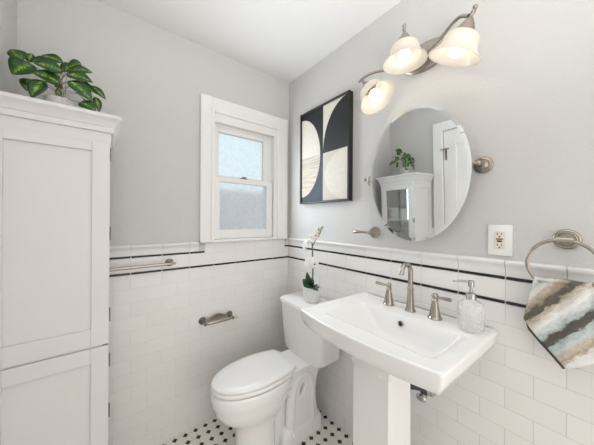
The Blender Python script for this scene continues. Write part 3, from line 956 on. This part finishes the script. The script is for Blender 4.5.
# ------------------------------------------------------------------ oval pivot mirror
MY, MZ, MX = -1.050, 1.532, -.062
MA, MB_ = .232, .309
mir = thing('oval_mirror', 'frameless oval wall mirror above the sink reflecting the cabinet and plant', 'mirror', (0, MY, MZ))
mm, nt, b = new_mat('polished_silver')
b.inputs['Base Color'].default_value = (0.88, 0.90, 0.90, 1); b.inputs['Metallic'].default_value = 1; b.inputs['Roughness'].default_value = 0.0
M['mirror'] = mm
M['glassedge'] = mat('ground_glass_edge', (0.62, 0.68, 0.66), 0.25)
def ell(a, b_, x, n=96): return [(x, a * math.cos(2 * PI * k / n), b_ * math.sin(2 * PI * k / n)) for k in range(n)]
R_ = Matrix.Translation((MX, MY, MZ)) @ Matrix.Rotation(math.radians(-1.45), 4, 'Z') @ Matrix.Rotation(math.radians(-1.5), 4, 'Y')
bm = bm_new()
loft(bm, [ell(MA - .001, MB_ - .001, .003), ell(MA, MB_, .0015), ell(MA, MB_, -.0010)], True, False)
bm.transform(R_)
mb = obj('mirror_back', bm, M['glassedge'], mir, 60)
bm = bm_new()
vr = loft(bm, [ell(MA, MB_, -.0010), ell(MA - .014, MB_ - .014, -.0019)], False, True)
bm.transform(R_)
obj('mirror_glass', bm, M['mirror'], mir, 1)
for sgn in (-1, 1):
    yy = -1.047 + sgn * .254
    bm = bm_new()
    add_lathe(bm, (.0035, yy, 1.540), (-1, 0, 0), [(.0335, 0), (.0335, .003), (.031, .006), (.0285, .007), (.0275, .010), (.022, .013), (.0205, .012), (.019, .016), (.012, .021), (.0085, .026), (.0085, .055)], 32)
    add_ball(bm, (-.060, yy, 1.540), .0105, 1, 1, 1, 16)
    add_tube(bm, [(-.060, yy, 1.540), (-.060, yy - sgn * .016, 1.540)], .0065, 12)
    br_ = obj('pivot_bracket', bm, M['warmnickel'], mir, 40)
    b2 = bm_new()
    add_box(b2, -.0700 if sgn > 0 else -.0600, -.053, yy - sgn * .024 - .008, yy - sgn * .024 + .008, 1.540 - .016, 1.540 + .010, .003)
    obj('edge_clip', b2, M['nickel'], br_)

# ------------------------------------------------------------------ three-shade vanity light
LY, LZ = -1.050, 2.095
lamp = thing('vanity_light', 'three-light brushed nickel vanity fixture with white glass bell shades above the mirror', 'wall light', (0, LY, LZ))
bm = bm_new()
rr = []
for a, z_, x in ((.110, .066, .004), (.110, .066, -.006), (.104, .060, -.012), (.090, .049, -.014), (.078, .040, -.021), (.05, .025, -.024), (.01, .006, -.025)):
    rr.append([(x, LY - .025 + a * math.cos(2 * PI * k / 48), LZ - .008 + z_ * math.sin(2 * PI * k / 48)) for k in range(48)])
loft(bm, rr)
obj('wall_plate', bm, M['nickel'], lamp, 40)
def shade_glass():
    m = bpy.data.materials.new('white_alabaster_glass'); m.use_nodes = True
    nt = m.node_tree; nt.nodes.clear()
    out = nt.nodes.new('ShaderNodeOutputMaterial')
    d = nt.nodes.new('ShaderNodeBsdfDiffuse'); d.inputs['Color'].default_value = (0.80, 0.775, 0.72, 1)
    t = nt.nodes.new('ShaderNodeBsdfTranslucent'); t.inputs['Color'].default_value = (0.90, 0.86, 0.79, 1)
    g = nt.nodes.new('ShaderNodeBsdfGlossy'); g.inputs['Roughness'].default_value = 0.2
    a = nt.nodes.new('ShaderNodeMixShader'); a.inputs[0].default_value = 0.40
    c = nt.nodes.new('ShaderNodeMixShader'); c.inputs[0].default_value = 0.05
    nt.links.new(d.outputs[0], a.inputs[1]); nt.links.new(t.outputs[0], a.inputs[2])
    nt.links.new(a.outputs[0], c.inputs[1]); nt.links.new(g.outputs[0], c.inputs[2])
    nt.links.new(c.outputs[0], out.inputs[0])
    return m
M['shade'] = shade_glass()
bulb_m = bpy.data.materials.new('lit_bulb'); bulb_m.use_nodes = True
nt = bulb_m.node_tree; nt.nodes.clear()
out = nt.nodes.new('ShaderNodeOutputMaterial'); em = nt.nodes.new('ShaderNodeEmission')
em.inputs['Color'].default_value = (1.0, 0.90, 0.76, 1); em.inputs['Strength'].default_value = 3.4
nt.links.new(em.outputs[0], out.inputs[0])
SX = -.135
# cap top position, axis (pointing from cap to mouth)
SH = [((SX, -.842, 2.014), (0, -.098, -.135)), ((SX, -1.046, 2.145), (0, -.002, -.135)), ((SX, -1.292, 2.052), (0, .062, -.135))]
for k, (p, ax) in enumerate(SH):
    p = Vector(p); ax = Vector(ax).normalized()
    u, v = frame_for(ax)
    bm = bm_new()
    prof = [(.034, .040), (.047, .043), (.0545, .050), (.0590, .062), (.0615, .076), (.0650, .089), (.0720, .101), (.0815, .112), (.0885, .119), (.0910, .124)]
    rings = []
    for r, h in prof + [(r - .003, h - .0005) for r, h in reversed(prof)]:
        rings.append([p + ax * h + (u * math.cos(2 * PI * j / 48) + v * math.sin(2 * PI * j / 48)) * r for j in range(48)])
    loft(bm, rings, False, False)
    s_ = obj('lamp_shade', bm, M['shade'], lamp, 60)
    b2 = bm_new()
    c = p + ax * .094
    add_ball(b2, c, .027, 1, 1, 1, 20)
    obj('light_bulb', b2, bulb_m, s_, 0)
    b2 = bm_new()
    add_lathe(b2, p + ax * .040, ax, [(.014, 0), (.014, .026), (.018, .032)], 20)
    obj('bulb_socket', b2, M['nickel'], s_)
    b2 = bm_new()
    add_lathe(b2, p - ax * .006, ax, [(.006, -.004), (.010, 0), (.014, .006), (.022, .018), (.031, .036), (.036, .046), (.034, .047)], 28)
    cp = obj('shade_cap', b2, M['warmnickel'], s_)
    b2 = bm_new()
    fin = Vector((0, 0, 1)) if k == 1 else Vector((0, -ax.y, -ax.z))
    if k == 0:
        add_tube(b2, [p - ax * .008, p - ax * .020], .0055, 10); add_ball(b2, p - ax * .024, .0075, seg=12)
    else:
        add_tube(b2, [p - ax * .008, p - ax * .018, p - ax * .024, p - ax * .032], [.007, .005, .0085, .006], 12); add_ball(b2, p - ax * .040, .0085, 1, 1, 1.1, seg=12)
    obj('finial', b2, M['warmnickel'], s_)
bm = bm_new()
arm_pts = [(SX, -.800, 2.045), (SX + .010, -.835, 2.062), (SX + .03, -.880, 2.070), (SX + .055, -.935, 2.064), (-.060, -.985, 2.055), (-.052, -1.045, 2.058), (-.052, -1.11, 2.075),
           (-.060, -1.17, 2.098), (SX + .05, -1.215, 2.108), (SX + .02, -1.255, 2.098), (SX, -1.288, 2.070)]
add_tube(bm, spline(arm_pts, 8), .0065, 12)
add_tube(bm, [(-.018, -1.06, 2.070), (-.055, -1.06, 2.062)], .010, 12)
add_tube(bm, spline([(-.04, -1.055, 2.085), (-.09, -1.045, 2.12), (SX + .005, -1.046, 2.136)], 8), .0065, 12)
obj('curved_arm', bm, M['nickel'], lamp)

# ------------------------------------------------------------------ abstract print
art = thing('framed_print', 'black framed abstract print of cream and navy curved shapes near the window', 'wall art', (0, -.435, 1.77))
AY0, AY1, AZ0, AZ1 = -.188, -.654, 1.436, 2.101
bm = bm_new()
fw = .013
for a in ((AY0 - fw, AY0, AZ0, AZ1), (AY1, AY1 + fw, AZ0, AZ1), (AY1 + fw, AY0 - fw, AZ0, AZ0 + fw), (AY1 + fw, AY0 - fw, AZ1 - fw, AZ1)):
    add_box(bm, -.034, .0035, a[0], a[1], a[2], a[3], .0012, 1)
obj('frame', bm, M['blackframe'], art)
M['ink'] = mat('black_print_ink', (0.016, 0.017, 0.020), 0.6)
M['navy'] = mat('navy_print_ink', (0.030, 0.042, 0.062), 0.6, noise=0.2, nscale=8)
M['cream'] = mat('cream_paper', (0.70, 0.67, 0.60), 0.75, noise=0.04, nscale=40)
def grain():
    m, nt, b = new_mat('tan_grained_paper')
    tc = nt.nodes.new('ShaderNodeTexCoord')
    w = nt.nodes.new('ShaderNodeTexNoise'); w.inputs['Scale'].default_value = 12
    mp = nt.nodes.new('ShaderNodeMapping'); mp.inputs['Scale'].default_value = (1, 0.6, 9)
    nt.links.new(tc.outputs['Object'], mp.inputs[0]); nt.links.new(mp.outputs[0], w.inputs['Vector'])
    r = nt.nodes.new('ShaderNodeValToRGB')
    r.color_ramp.elements[0].position = .35; r.color_ramp.elements[0].color = (0.50, 0.43, 0.36, 1)
    r.color_ramp.elements[1].position = .65; r.color_ramp.elements[1].color = (0.66, 0.60, 0.52, 1)
    nt.links.new(w.outputs['Fac'], r.inputs[0]); nt.links.new(r.outputs[0], b.inputs['Base Color'])
    b.inputs['Roughness'].default_value = .75
    return m
M['grain'] = grain()
bm = bm_new()
yl, yr, ym = AY0 - fw, AY1 + fw, -.424
zb, zt, zm = AZ0 + fw, AZ1 - fw, 1.768
def poly(pts, mi, x):
    f = bm.faces.new([bm.verts.new((x, y, z)) for y, z in pts]); f.material_index = mi
poly([(yl, zt), (ym, zt), (ym, zm), (yl, zm)], 0, -.024)
poly([(yl, zm), (ym, zm), (ym, zb), (yl, zb)], 1, -.024)
poly([(ym, zt), (yr, zt), (yr, zm), (ym, zm)], 0, -.024)
poly([(ym, zm), (yr, zm), (yr, zb), (ym, zb)], 4, -.024)
N = 28
rad_z, rad_y = .285, .196
poly([(yl - rad_y * math.sin(PI / 2 * k / N), zm + rad_z * math.cos(PI / 2 * k / N)) for k in range(N + 1)] + [(yl, zm)], 2, -.0245)
poly([(yl, zm)] + [(yl - rad_y * math.cos(PI / 2 * k / N), zm - rad_z * math.sin(PI / 2 * k / N)) for k in range(N + 1)], 3, -.0245)
# white leaf, upper right: above an arc from bottom-left to top-right
poly([(ym, zt), (ym, zm)] + [(yr + (ym - yr) * math.cos(PI / 2 * k / N), zm + (zt - zm) * math.sin(PI / 2 * k / N)) for k in range(1, N + 1)], 2, -.0245)
# half disc with its flat side on the right, lower right
poly([(yr + .200 * math.sin(PI * k / N), (zm + zb) / 2 + (zm - zb) / 2 * math.cos(PI * k / N)) for k in range(N + 1)], 2, -.0245)
for f in bm.faces:
    f.normal_update()
    if f.normal.x > 0: f.normal_flip()
me = bpy.data.meshes.new('print'); bmesh.ops.translate(bm, verts=bm.verts[:], vec=-art.location); bm.to_mesh(me); bm.free()
M['sand'] = mat('sand_paper', (0.61, 0.575, 0.51), 0.75, noise=0.04, nscale=40)
for k in ('ink', 'navy', 'cream', 'grain', 'sand'): me.materials.append(M[k])
o = bpy.data.objects.new('print', me); C.objects.link(o); o.parent = art
bm = bm_new(); add_box(bm, -.0235, .0035, yr, yl, zb, zt); obj('backing_board', bm, M['blackframe'], art, 0)

# ------------------------------------------------------------------ outlet
EY, EZ = -1.3535, 1.246
outl = thing('wall_outlet', 'white double power outlet with test buttons on the grey wall right of the mirror', 'outlet', (0, EY, EZ))
bm = bm_new(); add_box(bm, -.0045, .0035, EY - .036, EY + .036, EZ - .058, EZ + .058, .003, 2)
obj('cover_plate', bm, M['white'], outl)
bm = bm_new(); add_box(bm, -.0075, -.003, EY - .0165, EY + .0165, EZ - .0335, EZ + .0335, .0012, 1)
rec = obj('receptacle', bm, mat('almond_plastic', (0.78, 0.72, 0.66), 0.35), outl)
for s in (-1, 1):
    zc = EZ + s * .0205
    for dy, hh in ((.0063, .0042), (-.0063, .0034)):
        bm = bm_new()
        add_box(bm, -.0079, -.0070, EY + dy - .0011, EY + dy + .0011, zc + .003 - hh, zc + .003 + hh)
        obj('slot', bm, M['dark'], rec, 0)
    bm = bm_new()
    add_lathe(bm, (-.0070, EY, zc - .0075), (-1, 0, 0), [(.0026, 0), (.0026, .0009)], 12)
    obj('ground_hole', bm, M['dark'], rec, 0)
bm = bm_new(); add_box(bm, -.0086, -.007, EY - .0105, EY + .0105, EZ + .0008, EZ + .0070, .0006, 1)
label(obj('test_button', bm, mat('tan_button', (0.30, 0.17, 0.09), 0.5), rec), 'tan test button')
bm = bm_new(); add_box(bm, -.0086, -.007, EY - .0075, EY + .0075, EZ - .0068, EZ - .0012, .0006, 1)
label(obj('reset_button', bm, M['dark'], rec), 'black reset button')
for s in (-1, 1):
    bm = bm_new(); add_lathe(bm, (-.004, EY, EZ + s * .0485), (-1, 0, 0), [(.0032, 0), (.0030, .0012), (.001, .0015)], 12)
    obj('screw', bm, M['white'], outl)

# ------------------------------------------------------------------ wall fittings in brushed nickel
def rose(bm, c, ax, s=1.0):
    add_lathe(bm, c, ax, [(.031 * s, 0), (.031 * s, .004 * s), (.029 * s, .007 * s), (.0265 * s, .008 * s), (.0255 * s, .012 * s), (.021 * s, .016 * s), (.019 * s, .0155 * s),
                          (.016 * s, .020 * s), (.011 * s, .026 * s), (.0085 * s, .032 * s)], 32)
hk = thing('robe_hook', 'brushed nickel robe hook with a sideways arm between print and mirror', 'hook', (0, -.811, 1.252))
bm = bm_new(); rose(bm, (.0035, -.811, 1.252), (-1, 0, 0), 1.05)
obj('rose', bm, M['warmnickel'], hk)
bm = bm_new()
add_tube(bm, [(-.018, -.811, 1.252), (-.050, -.811, 1.252)], .007, 12); add_ball(bm, (-.052, -.811, 1.252), .0105, seg=14)
add_tube(bm, [(-.052, -.862, 1.252), (-.052, -.811, 1.252), (-.052, -.775, 1.252), (-.052, -.745, 1.252), (-.052, -.712, 1.252), (-.052, -.706, 1.252)], [.0075, .0065, .0055, .0075, .0095, .006], 12)
add_ball(bm, (-.052, -.864, 1.252), .0090, seg=12)
obj('arm', bm, M['warmnickel'], hk)

tp = thing('toilet_paper_holder', 'ornate pewter toilet paper holder without a roll on the white tiles beside the toilet', 'toilet paper holder', (-.595, 0, .66))
for x in (-.686, -.505):
    bm = bm_new(); rose(bm, (x, -.0005, .660), (0, -1, 0), .78)
    add_tube(bm, [(x, -.02, .660), (x, -.060, .658)], [.0085, .0075], 12); add_ball(bm, (x, -.063, .657), .0115, seg=14)
    obj('post', bm, M['darknickel'], tp)
bm = bm_new()
add_tube(bm, [(-.686, -.063, .657), (-.668, -.063, .657)], .009, 12)
add_tube(bm, [(-.668, -.063, .657), (-.664, -.063, .657), (-.527, -.063, .657), (-.523, -.063, .657)], [.0095, .0105, .0105, .0095], 14)
add_tube(bm, [(-.523, -.063, .657), (-.49, -.063, .657), (-.484, -.063, .657), (-.478, -.063, .658), (-.474, -.063, .658)], [.007, .0065, .010, .010, .005], 12)
obj('roller', bm, M['nickel'], tp)
bm = bm_new()
topc = spline([(-.672, -.014, .668), (-.645, -.014, .671), (-.62, -.014, .683), (-.595, -.014, .688), (-.57, -.014, .683), (-.545, -.014, .671), (-.518, -.014, .668)], 6)
rings = []
for p in topc:
    zb_ = .650 - .004 * math.cos((p.x + .595) / .077 * PI / 2)
    rings.append([(p.x, -.011, zb_), (p.x, -.017, zb_), (p.x, -.017, p.z), (p.x, -.011, p.z)])
loft(bm, rings)
add_tube(bm, [(p.x, -.0155, p.z) for p in topc], .0035, 8)
obj('scrolled_back', bm, M['warmnickel'], tp)

tb = thing('towel_bar', 'slim brushed nickel towel bar between the black tile lines beside the cabinet', 'towel bar', (-1.08, 0, 1.058))
for x in (-.883, -1.28):
    bm = bm_new(); rose(bm, (x, -.0005, 1.058), (0, -1, 0), .75)
    add_tube(bm, [(x, -.02, 1.058), (x, -.055, 1.058)], [.0085, .0075], 12); add_ball(bm, (x, -.056, 1.058), .0115, seg=14)
    if x > -1: add_ball(bm, (x + .017, -.056, 1.058), .007, 1.5, 1, 1, 12)
    obj('post', bm, M['nickel'], tb)
bm = bm_new(); add_tube(bm, [(-1.278, -.056, 1.058), (-.885, -.056, 1.058)], .0085, 14)
obj('bar', bm, M['nickel'], tb)

RY, RZ_, RR, RX = -1.516, 1.181, .0795, -.054
tr = thing('towel_ring', 'brushed nickel towel ring holding the striped hand towel', 'towel ring', (0, RY, 1.262))
bm = bm_new(); rose(bm, (.0035, RY - .006, 1.2600), (-1, 0, 0), 1.06)
add_tube(bm, [(-.02, RY - .006, 1.260), (-.054, RY - .006, 1.260)], .0085, 14)
add_tube(bm, [(RX, RY + .012, 1.260), (RX, RY - .024, 1.260)], .0105, 14)
obj('rose', bm, M['nickel'], tr)
bm = bm_new()
add_tube(bm, [(RX, RY + RR * math.cos(2 * PI * k / 64), RZ_ + RR * math.sin(2 * PI * k / 64)) for k in range(64)], .0052, 12, closed=True)
obj('ring', bm, M['nickel'], tr)

# ------------------------------------------------------------------ striped hand towel
def towel_mat():
    m, nt, b = new_mat('watercolour_striped_cotton')
    L = nt.links
    g = nt.nodes.new('ShaderNodeUVMap'); g.uv_map = 'cloth'
    s = nt.nodes.new('ShaderNodeSeparateXYZ'); L.new(g.outputs[0], s.inputs[0])
    n = nt.nodes.new('ShaderNodeTexNoise'); n.inputs['Scale'].default_value = 9; n.inputs['Detail'].default_value = 3
    mp = nt.nodes.new('ShaderNodeMapping'); mp.inputs['Scale'].default_value = (1.0, 3.0, 1)
    L.new(g.outputs[0], mp.inputs[0]); L.new(mp.outputs[0], n.inputs['Vector'])
    w = nt.nodes.new('ShaderNodeMath'); w.operation = 'MULTIPLY_ADD'; w.inputs[1].default_value = 0.10
    L.new(n.outputs['Fac'], w.inputs[0]); L.new(s.outputs[1], w.inputs[2])
    ad = nt.nodes.new('ShaderNodeMath'); ad.operation = 'SUBTRACT'; ad.inputs[1].default_value = 0.05
    L.new(w.outputs[0], ad.inputs[0])
    r = nt.nodes.new('ShaderNodeValToRGB'); r.color_ramp.interpolation = 'EASE'
    cols = [(0.00, (.66, .70, .69)), (.06, (.76, .77, .75)), (.11, (.50, .56, .55)), (.15, (.70, .68, .64)), (.20, (.50, .42, .33)), (.24, (.33, .28, .21)), (.262, (.13, .115, .09)), (.30, (.12, .108, .088)),
            (.325, (.50, .43, .34)), (.365, (.68, .65, .60)), (.40, (.84, .84, .82)), (.445, (.62, .67, .67)), (.485, (.44, .49, .48)), (.512, (.095, .09, .08)), (.555, (.11, .105, .095)),
            (.58, (.46, .53, .53)), (.63, (.60, .66, .66)), (.665, (.58, .53, .45)), (.71, (.46, .385, .28)), (.745, (.80, .79, .77)), (.82, (.87, .87, .85)),
            (.865, (.52, .51, .45)), (.91, (.64, .68, .68)), (1.0, (.82, .82, .80))]
    e = r.color_ramp.elements
    e[0].position = cols[0][0]; e[0].color = (*cols[0][1], 1)
    e[1].position = cols[-1][0]; e[1].color = (*cols[-1][1], 1)
    for p_, c_ in cols[1:-1]:
        x = e.new(p_); x.color = (*c_, 1)
    L.new(ad.outputs[0], r.inputs[0])
    n2 = nt.nodes.new('ShaderNodeTexNoise'); n2.inputs['Scale'].default_value = 26
    L.new(mp.outputs[0], n2.inputs['Vector'])
    mx = nt.nodes.new('ShaderNodeMix'); mx.data_type = 'RGBA'; mx.blend_type = 'OVERLAY'; mx.inputs[0].default_value = .35
    L.new(r.outputs[0], mx.inputs[6]); L.new(n2.outputs['Fac'], mx.inputs[7])
    L.new(mx.outputs[2], b.inputs['Base Color'])
    b.inputs['Roughness'].default_value = .9
    wv = nt.nodes.new('ShaderNodeTexWave'); wv.inputs['Scale'].default_value = 34; wv.bands_direction = 'Y'
    L.new(g.outputs[0], wv.inputs['Vector'])
    bp = nt.nodes.new('ShaderNodeBump'); bp.inputs['Strength'].default_value = .35; bp.inputs['Distance'].default_value = .002
    L.new(wv.outputs['Fac'], bp.inputs['Height']); L.new(bp.outputs['Normal'], b.inputs['Normal'])
    return m
M['towel'] = towel_mat()
def lerp(a, b_, t): return a + (b_ - a) * t
def pl_(pts, t):
    for (t0, *a), (t1, *b_) in zip(pts, pts[1:]):
        if t <= t1: return [lerp(x, y, (t - t0) / (t1 - t0)) for x, y in zip(a, b_)]
    return list(pts[-1][1:])
bm = bm_new(); uvl = bm.loops.layers.uv.new('cloth')
NU, NV = 40, 48
def sheet(front):
    g = []
    for i in range(NU + 1):
        u = i / NU
        ta = math.radians(222 + 96 * u)
        ty, tz = RY + (RR + 0.003) * math.cos(ta) * -1, RZ_ + (RR + .003) * math.sin(ta)
        ty = RY + .060 - .120 * u
        tz = RZ_ - math.sqrt(max(1e-6, RR ** 2 - (ty - RY) ** 2))
        bulk = max(0.0, 1.126 - .0015 * math.sin(9 * u) + .004 * u - tz)
        if front: by, bz = pl_([(0, -1.431, .990), (.12, -1.447, .965), (.62, -1.527, .868), (1, -1.618, .932)], u)
        else: by, bz = pl_([(0, -1.430, .985), (.10, -1.438, .953), (.60, -1.519, .855), (.70, -1.535, .872), (1, -1.614, .940)], u)
        row = []
        for j in range(NV + 1):
            v = j / NV
            if v < .18:                      # over the ring
                a = PI / 2 * (v / .18)
                off = .0085 + .25 * bulk
                x = RX - off * math.sin(a) if front else RX + off * math.sin(a)
                z = tz + .0085 * math.cos(a) + bulk; y = ty
            else:
                w = (v - .18) / .82
                e = w ** 0.8
                y = lerp(ty, by, e); z = lerp(tz + bulk, bz, w)
                fold = .0045 * math.sin(u * 15 + 1.2 * w) * (1 - .55 * w) + .003 * math.sin(u * 6 + 3 * w)
                x = (RX - .0085 - .010 * math.sin(PI * w * .8)) + fold if front else (RX + .0085 + .006 * math.sin(PI * w)) + fold * .6
                if not front: x = min(x, -.020)
            row.append(bm.verts.new((x, y, z)))
        g.append(row)
    cs, sn = math.cos(math.radians(52)), math.sin(math.radians(52))
    for i in range(NU):
        for j in range(NV):
            qd = (g[i][j], g[i + 1][j], g[i + 1][j + 1], g[i][j + 1])
            f = bm.faces.new(qd)
            for lp in f.loops:
                y, z = lp.vert.co.y, lp.vert.co.z
                # along and across the stripes, which climb to the right
                a_ = -(y + 1.44); c_ = 1.13 - z
                al = a_ * cs - c_ * sn
                ac = (a_ * sn + c_ * cs)
                if front: lp[uvl].uv = (al / .25, ac / .31 + .02)
                else: lp[uvl].uv = (al / .25, .52 + .012 * math.sin(al * 40))
sheet(True); sheet(False)
bmesh.ops.remove_doubles(bm, verts=bm.verts[:], dist=2e-5)
for f in bm.faces: f.smooth = True
me = bpy.data.meshes.new('hand_towel')
base = Vector((-.05, RY, 1.10)); bmesh.ops.translate(bm, verts=bm.verts[:], vec=-base)
bm.to_mesh(me); bm.free(); me.materials.append(M['towel'])
o = bpy.data.objects.new('hand_towel', me); C.objects.link(o); o.location = base
s = o.modifiers.new('thickness', 'SOLIDIFY'); s.thickness = .0022; s.offset = 0
tag(o, 'striped hand towel in teal, brown and cream draped through the towel ring', 'towel')
